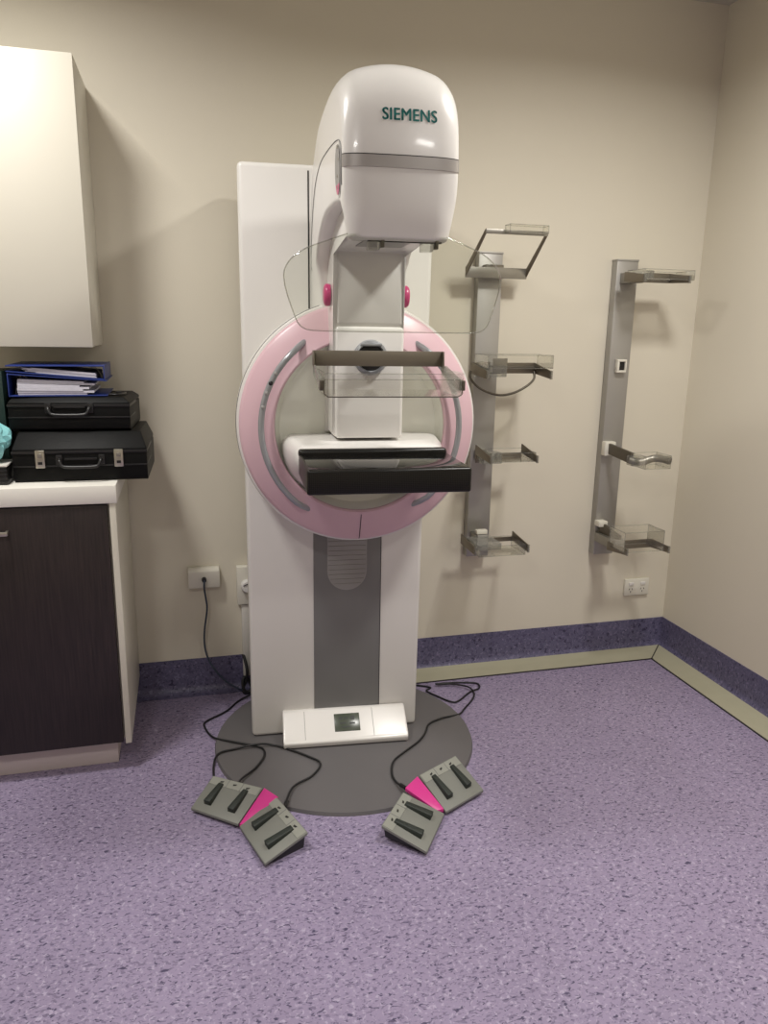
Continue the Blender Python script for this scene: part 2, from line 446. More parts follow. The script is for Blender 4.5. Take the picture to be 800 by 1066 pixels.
last = (flat[-1].x, flat[-1].y, flat[-1].z, flat2[-1].x, flat2[-1].y, flat2[-1].z, flat3[-1].x, flat4[-1].x)
for k in range(1, 6):                                     # rounded lower lip of the head
    a = PI/2*k/5; rr = .012
    l = csection(*last, shrink=rr*(1-math.cos(a)))
    loops.append([p-Vector((0, 0, rr*math.sin(a))) for p in l])
arm = loft('tube_arm', loops, M['white'], mm, smooth=50)
# core inside the C: head underside and the front slab
core = prism('arm_core', [(-.690, 1.601), (-.690, 1.68), (-.55, 1.74), (-.30, 1.74), (-.12, 1.60), (-.12, 1.10), (-.328, 1.10), (-.328, 1.601)], 'x', CX-.098, CX+.098, M['white'], mm, r=.012, seg=3)
slab = box('front_slab', CX-.090, CX+.097, -.332, -.20, 1.405, 1.612, M['white'], mm, r=.010, seg=3)
slab2 = box('lower_slab', CX-.092, CX+.099, -.338, -.20, 1.098, 1.404, M['white'], mm, r=.010, seg=3)
bvh = BVHTree.FromPolygons([v.co.copy() for v in arm.data.vertices], [tuple(p.vertices) for p in arm.data.polygons])
def hit(p, d):
    r = bvh.ray_cast(Vector(p), Vector(d).normalized(), 3)
    return (r[0], r[1]) if r[0] is not None else (None, None)
# silver band wrapped round the head
def head_ring(z, off):
    out = []
    for i in range(61):
        a = math.radians(-58+146*i/60)
        d = Vector((-math.sin(a)*-1, -math.cos(a), 0))
        org = Vector((CX+.006, -.62, z)); src = org+d*.6
        h, n = hit(src, -d)
        if h is None: continue
        nn = n if n.dot(d) > 0 else -n
        out.append(h+nn*off)
    return out
def ribbon(name, z0, z1, off, m, parent):
    A = head_ring(z0, off); B = head_ring(z1, off); A2 = head_ring(z0, -.001); B2 = head_ring(z1, -.001)
    n = min(map(len, (A, B, A2, B2))); bm = bmesh.new()
    V = [[bm.verts.new(q[i]) for q in (A, B, B2, A2)] for i in range(n)]
    for i in range(n-1):
        for k in range(4): bm.faces.new((V[i][k], V[i][(k+1) % 4], V[i+1][(k+1) % 4], V[i+1][k]))
    bm.faces.new(V[0]); bm.faces.new(list(reversed(V[-1])))
    return finish(bm, name, m, parent, smooth=60)
ribbon('silver_band', 1.734, 1.758, .0022, M['band'], arm)
ribbon('cover_seam', 1.758, 1.7602, .0015, M['seam'], arm)  # thin dark seam of the head cover, just above the band
# side cover joint and oval emblem on the left side of the head
def side(y, z, off=.001):
    h, n = hit((-.6, y, z), (1, 0, 0)); return Vector((h.x-off, h.y, h.z)) if h else None
cv = catmull([(-.688, 1.700, 0), (-.686, 1.765, 0), (-.670, 1.790, 0), (-.62, 1.802, 0), (-.50, 1.805, 0), (-.38, 1.800, 0), (-.26, 1.775, 0), (-.17, 1.72, 0), (-.11, 1.64, 0), (-.085, 1.56, 0)], 6)
pts = [side(p.x, p.y, .0004) for p in cv]; pts = [p for p in pts if p]
tube('side_joint', pts, .0012, M['grey'], arm, seg=5)
def oval(name, cy, cz, ry, rz, z_lo, z_hi, off, m, parent):
    bm = bmesh.new(); rows = []
    for j in range(21):
        z = z_lo+(z_hi-z_lo)*j/20; t = (z-cz)/rz
        hw = ry*math.sqrt(max(1-t*t, .0004)); row = []
        for i in range(9):
            y = cy+hw*(i/4-1); s_ = side(y, z, off) or Vector((-.083-off, y, z))
            row.append(bm.verts.new(s_))
        rows.append(row)
    for A, B in zip(rows, rows[1:]):
        for i in range(8): bm.faces.new((A[i], A[i+1], B[i+1], B[i]))
    return finish(bm, name, m, parent, smooth=60)
ov = oval('emblem_rim', -.645, 1.738, .036, .060, 1.681, 1.796, .0012, M['white'], arm)
oval('emblem_lens', -.645, 1.738, .029, .053, 1.708, 1.789, .0028, M['lgrey'], ov)
oval('emblem_pink_tip', -.645, 1.738, .029, .053, 1.687, 1.708, .0028, M['magenta'], ov)
for y, z in ((-.647, 1.784), (-.655, 1.758), (-.641, 1.726), (-.645, 1.702)):
    p = side(y, z, .003) or Vector((-.086, y, z)); bm = bmesh.new(); bmesh.ops.create_uvsphere(bm, u_segments=8, v_segments=5, radius=.004)
    for v in bm.verts: v.co = Vector((v.co.x*.3, v.co.y, v.co.z))+p
    finish(bm, 'emblem_dot', M['chrome'], ov)
# lettering on the forehead
cu = bpy.data.curves.new('lettering', 'FONT'); cu.body = 'SIEMENS'; cu.size = 1; cu.offset = 0; cu.resolution_u = 6
cu.space_character = 1.06
to = bpy.data.objects.new('tmp_text', cu); COL.objects.link(to)
bpy.context.view_layer.update()
tme = bpy.data.meshes.new_from_object(to.evaluated_get(bpy.context.evaluated_depsgraph_get()))
bpy.data.objects.remove(to)
bm = bmesh.new(); bm.from_mesh(tme)
base_ = list(bm.faces)
for dx, dy in ((.030, 0), (-.030, 0), (.015, .014), (-.015, -.014)):     # thicken the strokes
    d_ = bmesh.ops.duplicate(bm, geom=base_)
    for v in [g for g in d_['geom'] if isinstance(g, bmesh.types.BMVert)]: v.co += Vector((dx, dy, 0))
bmesh.ops.triangulate(bm, faces=bm.faces)
bmesh.ops.subdivide_edges(bm, edges=[e for e in bm.edges if e.calc_length() > .12], cuts=2)
xs = [v.co.x for v in bm.verts]; ys = [v.co.y for v in bm.verts]
x0, x1, y0, y1 = min(xs), max(xs), min(ys), max(ys)
for v in bm.verts:
    x = .010+(v.co.x-x0)/(x1-x0)*.120; z = 1.828+(v.co.y-y0)/(y1-y0)*.025
    h, n = hit((x, -1.2, z), (0, 1, 0)); v.co = (x, h.y-.0012, z)
finish(bm, 'lettering', M['letters'], arm, smooth=0, label='teal capital lettering on the forehead of the machine head')
# underside details
box('collimator_slot', -.014, .154, -.690, -.680, 1.5865, 1.600, M['black'], core)
box('collimator_window', -.005, .110, -.60, -.45, 1.5985, 1.603, M['lgrey'], core)
for x in (.005, .128):
    cl = prism('clear_clip', [(-.650, 1.592), (-.695, 1.592), (-.695, 1.582), (-.680, 1.570), (-.650, 1.570)], 'x', x-.016, x+.010, M['clearedge'], core, r=.002)
    box('clip_pin', x+.010, x+.017, -.70, -.68, 1.574, 1.594, M['darkmetal'], core, r=.001)
# magenta release knobs either side
for s, x in ((-1, CX-.100), (1, CX+.104)):
    bm = bmesh.new(); prof = [(0, 0), (0, .029), (.004, .030), (.011, .030), (.016, .026), (.018, .018), (.018, 0)]
    rings = []
    for dx, r in prof:
        rings.append([bm.verts.new((x+s*dx, -.275+max(r, .0005)*math.cos(2*PI*i/32), 1.487+max(r, .0005)*math.sin(2*PI*i/32))) for i in range(32)])
    for A, B in zip(rings, rings[1:]):
        for i in range(32): bm.faces.new((A[i], A[(i+1) % 32], B[(i+1) % 32], B[i]))
    finish(bm, 'release_knob', M['magenta'], mm)
# compression socket
sock = lathe_y('socket', [(.046, -.337), (.048, -.345), (.045, -.352), (.039, -.354), (.036, -.348)], CX+.004, 1.322, M['tube'], mm, seg=48)
lathe_y('socket_face', [(.037, -.345), (.0, -.345)], CX+.004, 1.322, M['caseb'], sock, seg=48)
box('socket_bar', CX-.026, CX+.034, -.356, -.340, 1.352, 1.360, M['tube'], sock, r=.002)
box('carriage', CX-.012, CX+.02, -.4505, -.345, 1.312, 1.338, M['darkmetal'], sock, r=.003)
# compression paddle: frame bar, arms, clear tray
pad = prism('compression_paddle', [(-.452, 1.304), (-.462, 1.304), (-.462, 1.343), (-.452, 1.343)], 'x', -.116, .228, M['frame'], mm, r=.001, label='metal-framed clear compression paddle')
def arm_bar(x):
    bm = bmesh.new(); prism_bm(bm, [(-.455, 1.343), (-.455, 1.304), (-.462, 1.288), (-.482, 1.286), (-.476, 1.343)], 'x', x-.0015, x+.0015, r=.0004)
    return bm
for x in (-.114, .226):
    finish(arm_bar(x), 'paddle_arm', M['frame'], pad)
    bm = bmesh.new(); prism_bm(bm, [(-.468, 1.300), (-.468, 1.283), (-.625, 1.254), (-.64, 1.256), (-.64, 1.281), (-.50, 1.308)], 'x', x-.0022, x+.0022, r=.0004)
    finish(bm, 'clear_arm', M['clearedge'], pad)
    box('arm_tip', x-.004, x+.006, -.662, -.640, 1.257, 1.281, M['darkmetal'], pad, r=.0015)
def tray_outline(x0, x1, y0, y1, z0, z1, tk=.0022):
    bm = bmesh.new()
    rbox_bm(bm, x0, x1, y0, y1, z0, z0+tk)
    for a, b in ((x0, x0+tk), (x1-tk, x1)): rbox_bm(bm, a, b, y0, y1, z0+tk, z1)
    for a, b in ((y0, y0+tk),): rbox_bm(bm, x0+tk, x1-tk, a, b, z0+tk, z1)
    return bm
finish(tray_outline(-.108, .222, -.668, -.47, 1.243, 1.285), 'clear_tray', M['clearpad'], pad, smooth=0)
tube('tray_edge', [(-.110, -.669, 1.262), (-.109, -.669, 1.250), (-.100, -.669, 1.243), (.212, -.669, 1.243), (.222, -.669, 1.249), (.223, -.669, 1.280)], .0014, M['darkmetal'], pad, seg=6)
tube('tray_edge', [(.223, -.669, 1.283), (-.109, -.669, 1.283)], .0009, M['clearedge'], pad, seg=6)
tube('tray_edge', [(-.109, -.472, 1.285), (.223, -.472, 1.285)], .0012, M['clearedge'], pad, seg=6)
for x in (-.110, .224):
    pl = box('clear_side', x-.002, x+.002, -.668, -.47, 1.250, 1.300, M['clearpad'], pad, smooth=0)
# support under the detector, lofted from wide at the ring to the detector's back
def sup(y, a, zt, zb, rb=.62, rtp=.03):
    h = []
    for k in range(7):
        t = PI/2*k/6; h.append((a-rtp+rtp*math.sin(t), zt-rtp*(1-math.cos(t))))
    zs = zt-rtp
    for k in range(1, 11):
        t = PI/2*k/10
        h.append((a*(1-rb)+a*rb*math.cos(t)**.9 if k < 10 else a*(1-rb), zs-(zs-zb)*math.sin(t)))
    return [(CX+x, y, z) for x, z in h]+[(CX-x, y, z) for x, z in reversed(h)]
loft('detector_support', [sup(-.165, .205, 1.080, .93), sup(-.175, .230, 1.092, .915), sup(-.22, .236, 1.094, .915), sup(-.30, .226, 1.092, .935), sup(-.37, .210, 1.088, .965), sup(-.398, .203, 1.084, .985), sup(-.404, .194, 1.078, .995)], M['white'], mm, smooth=50)
det = box('image_detector', -.150, .258, -.664, -.400, 1.008, 1.0695, M['carbon'], mm, r=.006, seg=3)
box('detector_plate', -.144, .252, -.656, -.430, 1.066, 1.0708, M['gloss'], det, r=.001)
box('detector_rear_lip', -.152, .256, -.432, -.402, 1.060, 1.082, M['carbon'], det, r=.008, seg=3)
# clear face shield hanging from the head front
out = [(-.060, 1.600), (-.110, 1.583), (-.150, 1.568), (-.180, 1.548), (-.196, 1.525), (-.198, 1.500), (-.190, 1.465), (-.176, 1.425), (-.168, 1.408), (-.155, 1.397), (-.135, 1.393), (-.09, 1.392), (-.02, 1.392)]
outm = out+[(2*.052-x, z) for x, z in reversed(out)]
cvo = catmull([(x, z, 0) for x, z in outm], 4)
def sy(x): return -.708+.9*(x-.052)**2*.6
bm = bmesh.new(); N_ = len(cvo)//2
L_ = cvo[:N_]; R_ = list(reversed(cvo))[:N_]
rowsF, rowsB = [], []
for a, b in zip(L_, R_):
    rf, rb_ = [], []
    for i in range(17):
        x = a.x+(b.x-a.x)*i/16; z = a.y+(b.y-a.y)*i/16
        rf.append(bm.verts.new((x, sy(x), z))); rb_.append(bm.verts.new((x, sy(x)+.003, z)))
    rowsF.append(rf); rowsB.append(rb_)
for Rw in (rowsF, rowsB):
    for A, B in zip(Rw, Rw[1:]):
        for i in range(16): bm.faces.new((A[i], A[i+1], B[i+1], B[i]))
for i in range(16):
    for q in (0, -1): bm.faces.new((rowsF[q][i], rowsF[q][i+1], rowsB[q][i+1], rowsB[q][i]))
for j in range(len(rowsF)-1):
    for q in (0, -1): bm.faces.new((rowsF[j][q], rowsF[j+1][q], rowsB[j+1][q], rowsB[j][q]))
shield = finish(bm, 'face_shield', M['clear'], mm, smooth=60, label='thin transparent face shield')
tube('shield_edge', [(p.x, sy(p.x)+.0015, p.y) for p in cvo], .0016, M['clearedge'], shield, seg=6)

# ------------------------------------------------------------------ foot pedals
def pedal_unit(label, plates, pinkq, cables):
    cx = sum(p[0] for q in plates for p in q)/8; cy = sum(p[1] for q in plates for p in q)/8
    T = thing('foot_pedal', label, 'foot pedal', (cx, cy, 0), 0, 'double foot pedals in front of the machine')
    L = lambda p, z: Vector((p[0]-cx, p[1]-cy, z))
    ZB, ZF = .052, .018
    for q in plates:                      # q: back-left, back-right, front-right, front-left
        tz = (ZB, ZB, ZF, ZF)
        ctr = sum((Vector((p[0]-cx, p[1]-cy, 0)) for p in q), Vector())/4
        top = [L(p, z) for p, z in zip(q, tz)]; bot = [v-Vector((0, 0, .009)) for v in top]
        bm = bmesh.new(); hexa_bm(bm, bot, top, r=.0015); pl = finish(bm, 'pedal_plate', M['pedplate'], T)
        # black wedge housing below
        tb = [ctr+(Vector((v.x, v.y, 0))-ctr)*.93 for v in bot]
        bt = [Vector((a.x, a.y, b.z+.001)) for a, b in zip(tb, bot)]
        bb = [Vector((ctr.x+(v.x-ctr.x)*.95, ctr.y+(v.y-ctr.y)*.95, .0112 if (i < 2 and cx > .4) else .0)) for i, v in enumerate(tb)]
        bm = bmesh.new(); hexa_bm(bm, bb, bt, r=.001); finish(bm, 'housing', M['black'], T)
        def uv(u, v, h=0):
            a = top[0].lerp(top[1], u); b = top[3].lerp(top[2], u); p = a.lerp(b, v)
            nrm = (top[1]-top[0]).cross(top[3]-top[0]).normalized()
            if nrm.z < 0: nrm = -nrm
            return p+nrm*h
        bm = bmesh.new(); hexa_bm(bm, [uv(.02, .02, -.001), uv(.98, .02, -.001), uv(.98, .235, -.001), uv(.02, .235, -.001)], [uv(.02, .02, .0012), uv(.98, .02, .0012), uv(.98, .235, .0012), uv(.02, .235, .0012)])
        finish(bm, 'top_strip', M['pedstrip'], pl, smooth=0)
        for u in (.36, .64):
            bm = bmesh.new(); hexa_bm(bm, [uv(u-.006, .03, 0), uv(u+.006, .03, 0), uv(u+.006, .235, 0), uv(u-.006, .235, 0)], [uv(u-.006, .03, .0018), uv(u+.006, .03, .0018), uv(u+.006, .235, .0018), uv(u-.006, .235, .0018)])
            finish(bm, 'strip_joint', M['grey'], pl, smooth=0)
        for u in (.24, .5, .76):
            bm = bmesh.new(); hexa_bm(bm, [uv(u-.035, .11, 0), uv(u+.035, .09, 0), uv(u+.025, .13, 0), uv(u-.025, .15, 0)], [uv(u-.035, .11, .0019), uv(u+.035, .09, .0019), uv(u+.025, .13, .0019), uv(u-.025, .15, .0019)])
            finish(bm, 'symbol', M['caseb'], pl, smooth=0)
        for u in (.25, .75):
            w0, w1 = .055, .075
            bm = bmesh.new()
            hexa_bm(bm, [uv(u-w0, .17, -.001), uv(u+w0, .17, -.001), uv(u+w1, .80, -.001), uv(u-w1, .80, -.001)],
                    [uv(u-w0*.8, .18, .007), uv(u+w0*.8, .18, .007), uv(u+w1*.85, .79, .016), uv(u-w1*.85, .79, .016)], r=.002)
            finish(bm, 'pedal', M['pedrub'], pl)
    a, b, c, d = pinkq
    top = [L(a, ZB+.0015), L(b, ZB+.0015), L(c, ZF+.0035), L(d, ZF+.0015)]
    bm = bmesh.new(); hexa_bm(bm, [Vector((v.x, v.y, max(.004, v.z-.012))) for v in top], top, r=.001)
    finish(bm, 'pink_panel', M['hotpink'], T)
    for cb in cables:
        tube('cable', [(p[0]-cx, p[1]-cy, p[2]) for p in cb], .0035, M['cord'], T, seg=8, smoothn=6)
        p = Vector((cb[-1][0]-cx, cb[-1][1]-cy, cb[-1][2])); q = Vector((cb[-2][0]-cx, cb[-2][1]-cy, cb[-2][2]))
        d = (q-p).normalized()
        bm = bmesh.new(); tube_bm(bm, [p, p+d*.012, p+d*.032], .0065, 10); finish(bm, 'strain_relief', M['black'], T, smooth=50)
    return T
z1, z0 = .0165, .0048
pedal_unit('grey double foot pedal with pink wedge, cables looping over the left of the base plate',
    [((.035, 2.143), (.177, 2.043), (.095, 1.935), (-.034, 2.043)),
     ((.212, 1.990), (.276, 1.808), (.152, 1.752), (.099, 1.925))],
    ((.181, 2.041), (.216, 1.986), (.122, 1.920), (.099, 1.932)),
    [[(.225, 2.738, z1), (.157, 2.711, z0), (.098, 2.631, z0), (.027, 2.574, z0), (.019, 2.534, z0), (.045, 2.447, .010), (.101, 2.395, z1), (.169, 2.354, z1), (.205, 2.321, z1), (.203, 2.273, z1), (.169, 2.211, z1), (.120, 2.150, .022), (.105, 2.093, .030)],
     [(.036, 2.140, .03), (.038, 2.200, .006), (.040, 2.27, .008), (.058, 2.325, .016), (.114, 2.342, z1), (.194, 2.342, .024), (.242, 2.337, z1), (.287, 2.302, z1), (.348, 2.239, z1), (.378, 2.19, z1), (.340, 2.127, z1), (.272, 2.075, .020), (.232, 1.965, .030)]])
pedal_unit('grey double foot pedal with pink wedge, single cable running behind the column on the right',
    [((.655, 2.000), (.804, 2.080), (.843, 1.930), (.694, 1.852)),
     ((.480, 1.789), (.582, 1.926), (.686, 1.845), (.584, 1.696))],
    ((.594, 1.944), (.648, 1.994), (.690, 1.862), (.668, 1.862)),
    [[(.830, 2.690, .006), (.903, 2.650, z0), (.880, 2.624, z0), (.906, 2.573, z0), (.945, 2.516, z0), (.977, 2.517, z0), (1.046, 2.575, .006), (1.092, 2.598, z0), (1.100, 2.64, z0), (1.038, 2.663, z0), (.964, 2.662, .010), (.930, 2.655, .013), (.997, 2.645, .010), (1.047, 2.605, .013), (1.058, 2.564, z0), (1.03, 2.512, .006), (.977, 2.454, z0), (.937, 2.409, .009), (.861, 2.383, z1), (.803, 2.354, z1), (.771, 2.299, z1), (.731, 2.249, z1), (.659, 2.191, z1), (.614, 2.148, z1), (.591, 2.085, z1), (.591, 2.03, .018), (.606, 1.975, .030)]])

# ------------------------------------------------------------------ cupboards
uc = thing('wall_cupboard', 'plain white wall cupboard hung above the black cases', 'cupboard', (-.71, 2.66, 1.332))
box('carcass', -.43, .449, -.138, .162, 0, .80, M['cab'], uc, r=.001)
box('door', -.430, .007, -.160, -.140, -.002, .80, M['cab'], uc, r=.0015)
box('door', .011, .449, -.160, -.140, -.002, .80, M['cab'], uc, r=.0015)
bc = thing('base_cupboard', 'white floor cupboard with dark wood door and pale kick board', 'cupboard', (-.71, 2.58, 0))
box('carcass', -.48, .480, -.238, .20, .104, .882, M['cab'], bc, r=.001)
box('side_panel', .481, .499, -.264, .234, .098, .884, M['cab'], bc, r=.0008)
box('kick_board', -.48, .449, -.204, .10, 0.0005, .103, M['kick'], bc, r=.001)
for x0_, x1_, hx in ((.0, .474, (.06, .205)), (-.478, -.004, (-.41, -.27))):
    dr = box('door', x0_, x1_, -.262, -.242, .102, .880, M['wood'], bc, r=.001, label='dark brown wood-grain door')
    h = hx
    bm = bmesh.new(); rbox_bm(bm, h[0], h[1], -.292, -.284, .806, .818, .002)
    for x in (h[0]+.006, h[1]-.006): rbox_bm(bm, x-.004, x+.004, -.286, -.260, .808, .816, .001)
    finish(bm, 'handle', M['chrome'], dr)
wt = box('worktop', -1.20, -.206, 2.312, YW-.001, .885, .940, M['top'], r=.003)
tag(wt, 'white worktop slab over the dark-doored floor cupboard', 'worktop')

# ------------------------------------------------------------------ black cases
def hard_case(label, loc, rz, W, Dp, H, hl, slope, latches, handle_z, group):
    T = thing('equipment_case', label, 'case', loc, rz, group)
    # body (below the lip) and bevelled lid; x -W/2..W/2, y 0..Dp
    body = prism('case_body', [(-.0, .004), (.006, 0), (Dp-.006, 0), (Dp, .006), (Dp, hl), (-.004, hl), (-.004, .006)], 'x', -W/2, W/2, M['case'], T, r=.004)
    lid = bmesh.new()
    bo = [(-W/2, -.004, hl+.002), (W/2, -.004, hl+.002), (W/2, Dp, hl+.002), (-W/2, Dp, hl+.002)]
    md = [(x, y, hl+.010) for x, y, _ in bo]
    tp = [(-W/2+.012, slope, H), (W/2-.018, slope, H), (W/2-.018, Dp-.02, H), (-W/2+.012, Dp-.02, H)]
    vb = [lid.verts.new(p) for p in bo]; vm = [lid.verts.new(p) for p in md]; vt = [lid.verts.new(p) for p in tp]
    lid.faces.new(list(reversed(vb))); lid.faces.new(vt)
    for A, B in ((vb, vm), (vm, vt)):
        for i in range(4): lid.faces.new((A[i], A[(i+1) % 4], B[(i+1) % 4], B[i]))
    bmesh.ops.bevel(lid, geom=list(lid.edges), offset=.0025, segments=2, profile=.5, affect='EDGES', clamp_overlap=True)
    finish(lid, 'lid', M['case'], T)
    box('lip_trim', -W/2-.0015, W/2+.0015, -.007, Dp*.6, hl-.003, hl+.005, M['caseb'], T, r=.001)
    box('lower_rib', -W/2-.001, W/2+.001, -.0065, Dp*.5, hl*.52, hl*.52+.004, M['caseb'], body, r=.001)
    for x in latches:
        la = box('latch', x-.013, x+.013, -.012, -.002, hl-.045, hl+.008, M['chrome'], T, r=.002)
        box('latch_catch', x-.006, x+.006, -.0155, -.011, hl-.014, hl-.002, M['metal'], la, r=.001)
        box('latch_hole', x-.006, x+.006, -.0135, -.010, hl-.034, hl-.026, M['black'], la)
    hh = handle_z
    pts = [(-.058, -.004, hh+.012), (-.058, -.020, hh+.011), (-.050, -.026, hh-.004), (-.030, -.028, hh-.008), (.030, -.028, hh-.008), (.050, -.026, hh-.004), (.058, -.020, hh+.011), (.058, -.004, hh+.012)]
    bm = bmesh.new(); tube_bm(bm, catmull(pts, 4), .005, 8); h = finish(bm, 'handle', M['caseb'], T, smooth=60)
    for x in (-.060, .060): box('handle_mount', x-.009, x+.009, -.010, -.002, hh-.004, hh+.026, M['caseb'], h, r=.002)
    box('handle_backing', -.045, .045, -.009, -.002, hh+.010, hh+.016, M['caseb'], h, r=.001)
    return T
hard_case('lower black hard case with two silver latches, resting on the white worktop', (-.306, 2.392, .9402), math.radians(-1.5), .378, .32, .143, .088, .045, (-.112, .108), .055, 'black cases stacked on the worktop')
hard_case('upper black hard case without shiny latches, lying under the blue binders', (-.334, 2.450, 1.0845), math.radians(-3), .345, .27, .100, .075, .012, (), .058, 'black cases stacked on the worktop')
# ------------------------------------------------------------------ blue lever-arch binders
def binder(label, loc, rz, W, H, Lg, spine_left, tilt_bot, tilt_top, psl):
    T = thing('ring_binder', label, 'binder', loc, rz, 'blue ring binders on the upper case')
    s = 1 if spine_left else -1      # spine at x=0, covers run to s*W
    def slab_(name, za, zb, tk, m, x0=0, x1=W, y0=0, y1=Lg):
        # sheet from height za at the spine to zb at the free edge
        bm = bmesh.new()
        q = [(s*x0, za), (s*x1, zb), (s*x1, zb+tk), (s*x0, za+tk)]
        prism_bm(bm, q, 'y', y0, y1, r=.0008); return finish(bm, name, m, T)
    slab_('lower_cover', 0, tilt_bot, .003, M['blue'])
    slab_('upper_cover', H, H+tilt_top, .003, M['blue'])
    box('spine', -.0015, .0015, 0, Lg, -.0005, H+.004, M['blue'], T, r=.0007)
    n = 7
    for k in range(n):                # paper in loose wads
        a = .022+.004*random.random(); b = W*.80+.03*random.random()*(1 if k % 2 else -1)
        zb0 = .004+(psl*H-.004)*k/n; h = (psl*H-.004)/n*.92
        t0 = tilt_bot*a/W; t1 = tilt_bot*b/W+(tilt_top*.45)*k/n
        bm = bmesh.new(); prism_bm(bm, [(s*a, zb0+t0), (s*b, zb0+t1), (s*b, zb0+h+t1), (s*a, zb0+h+t0)], 'y', .006+.006*random.random(), Lg-.02)
        finish(bm, 'paper_wad', M['paper'], T, smooth=0)
    pts = [(s*.010, .05, .004), (s*.016, .05, H*.5), (s*.030, .05, H*.92), (s*.046, .05, H*.8)]
    tube('lever_ring', pts, .0015, M['chrome'], T, smoothn=5)
    return T
binder('lower blue ring binder full of white papers, spine to the left', (-.500, 2.462, 1.1862), math.radians(1), .275, .064, .27, True, .0, -.020, .80)
binder('upper blue ring binder with thin papers, spine to the right, lying on top', (-.232, 2.468, 1.234), math.radians(1), .272, .040, .27, False, .0245, .0, .45)
# loose black handle lying beside the binders
bl = tube('black_handle', [(-.222, 2.475, 1.1905), (-.195, 2.470, 1.1905), (-.178, 2.53, 1.1905), (-.205, 2.55, 1.1905)], .0035, M['caseb'], None, smoothn=4)
tag(bl, 'loose black loop lying on the upper case right of the binders', 'handle')
# teal bag
bm = bmesh.new(); bmesh.ops.create_icosphere(bm, subdivisions=4, radius=1)
from mathutils import noise as NZ
for v in bm.verts:
    c = v.co.copy(); ang = math.atan2(c.y, c.x)
    fold = abs(NZ.noise(Vector((math.cos(ang)*3.2, math.sin(ang)*3.2, c.z*1.1))))*.42      # gathered vertical folds
    n = fold+NZ.noise(c*2.0)*.16+abs(NZ.noise(c*9+Vector((3, 1, 2))))*.10
    r = .86+n; neck = max(0, c.z-.45)/.55                                                   # pulled in towards a tuft on top
    w_ = 1-.62*neck**.8 if neck > 0 else 1
    v.co = Vector((-.576+c.x*.076*r*w_, 2.420+c.y*.054*r*w_, max(1.070+c.z*.070*r+neck*.025, 1.0005)))
tag(finish(bm, 'plastic_bag', M['teal'], None, smooth=25), 'crumpled teal plastic bag at the left edge beside the cases', 'bag')
# black ribbed box under the bag
bb = thing('storage_box', 'small black ribbed box on the worktop under the teal bag', 'box', (-.585, 2.42, .9402))
box('box_body', -.079, .079, -.055, .055, 0, .054, M['black'], bb, r=.004)
for k in range(4): box('rib', -.080, .080, -.058, -.054, .008+k*.011, .011+k*.011, M['caseb'], bb, r=.0008)
box('lit_rim', -.081, .081, -.058, .056, .0535, .0590, M['conduit'], bb, r=.0015)  # pale colour paints in the light on the black box's top edge
gf = thing('box_file', 'dark green upright box file behind the teal bag', 'file', (-.565, 2.60, .9402))
box('file_body', -.045, .040, -.10, .14, 0, .315, M['green'], gf, r=.002)
box('file_spine', .0385, .0425, -.102, .142, .0005, .318, M['green'], gf, r=.001)

# ------------------------------------------------------------------ sockets and wall cable
def outlet_double(loc, label):
    T = thing('power_outlet', label, 'power outlet', loc)
    box('face_plate', -.060, .060, -.012, 0, -.038, .038, M['outlet'], T, r=.003)
    for x in (-.030, .028):
        box('switch', x-.011, x+.011, -.0165, -.011, .010, .024, M['white'], T, r=.0015)
        for dx, dz, a in ((-.007, -.008, .5), (.007, -.008, -.5), (0, -.020, 0)):
            box('pin_hole', -.0013, .0013, -.0125, -.0115, -.0045, .0045, M['seam'], T, xf=Matrix.Translation((x+dx, 0, dz)) @ Matrix.Rotation(a, 4, 'Y'), smooth=0)
    return T
outlet_double((1.912, YW-.001, .300), 'double power outlet low on the wall below the right-hand rail')
jb = thing('wall_socket', 'white surface socket box with black plug and cable, left of the machine', 'wall socket', (.042, YW-.001, .474))
prism('socket_box', [(0, -.040), (-.032, -.036), (-.036, .030), (-.024, .041), (0, .041)], 'x', -.058, .058, M['outlet'], jb, r=.003)
lathe_y('plug', [(0, -.052), (.008, -.052), (.009, -.045), (.009, -.034)], 0, 0, M['black'], jb, seg=20)
tube('cable', [(0, -.048, 0), (0, -.060, -.008), (-.001, -.058, -.03), (.004, -.050, -.075), (.006, -.045, -.12), (-.006, -.040, -.20), (-.008, -.038, -.26), (.000, -.040, -.31), (.018, -.046, -.350), (.060, -.060, -.405), (.105, -.066, -.440), (.125, -.060, -.455), (.150, -.060, -.467)], .0035, M['bluecord'], jb, smoothn=6)
s2 = thing('wall_socket', 'white socket with round plug, half hidden behind the machine column', 'wall socket', (.200, YW-.001, .434))
box('socket_box', -.037, .037, -.030, 0, -.075, .078, M['outlet'], s2, r=.004)
lathe_y('round_plug', [(0, -.050), (.020, -.050), (.025, -.044), (.026, -.030), (.026, -.028)], .002, .002, M['white'], s2, seg=28)
tube('plug_slot', [(-.014, -.051, .008), (.004, -.051, .014), (.018, -.051, .010)], .002, M['seam'], s2, smoothn=4)
cd = box('cable_conduit', .178, .208, YW-.024, YW-.001, .060, .357, M['conduit'], r=.002)
tag(cd, 'slim white vertical conduit below the half-hidden socket', 'conduit')
pc = tube('power_cable', [(.180, 2.806, .150), (.190, 2.775, .10), (.186, 2.772, .055), (.172, 2.768, .022), (.180, 2.760, .0075), (.205, 2.768, .018), (.196, 2.774, .052), (.178, 2.772, .066), (.172, 2.762, .040), (.185, 2.755, .012), (.24, 2.760, .007)], .006, M['cord'], None, smoothn=6)
tag(pc, 'black power cable bunched on the floor below the conduit', 'cable')

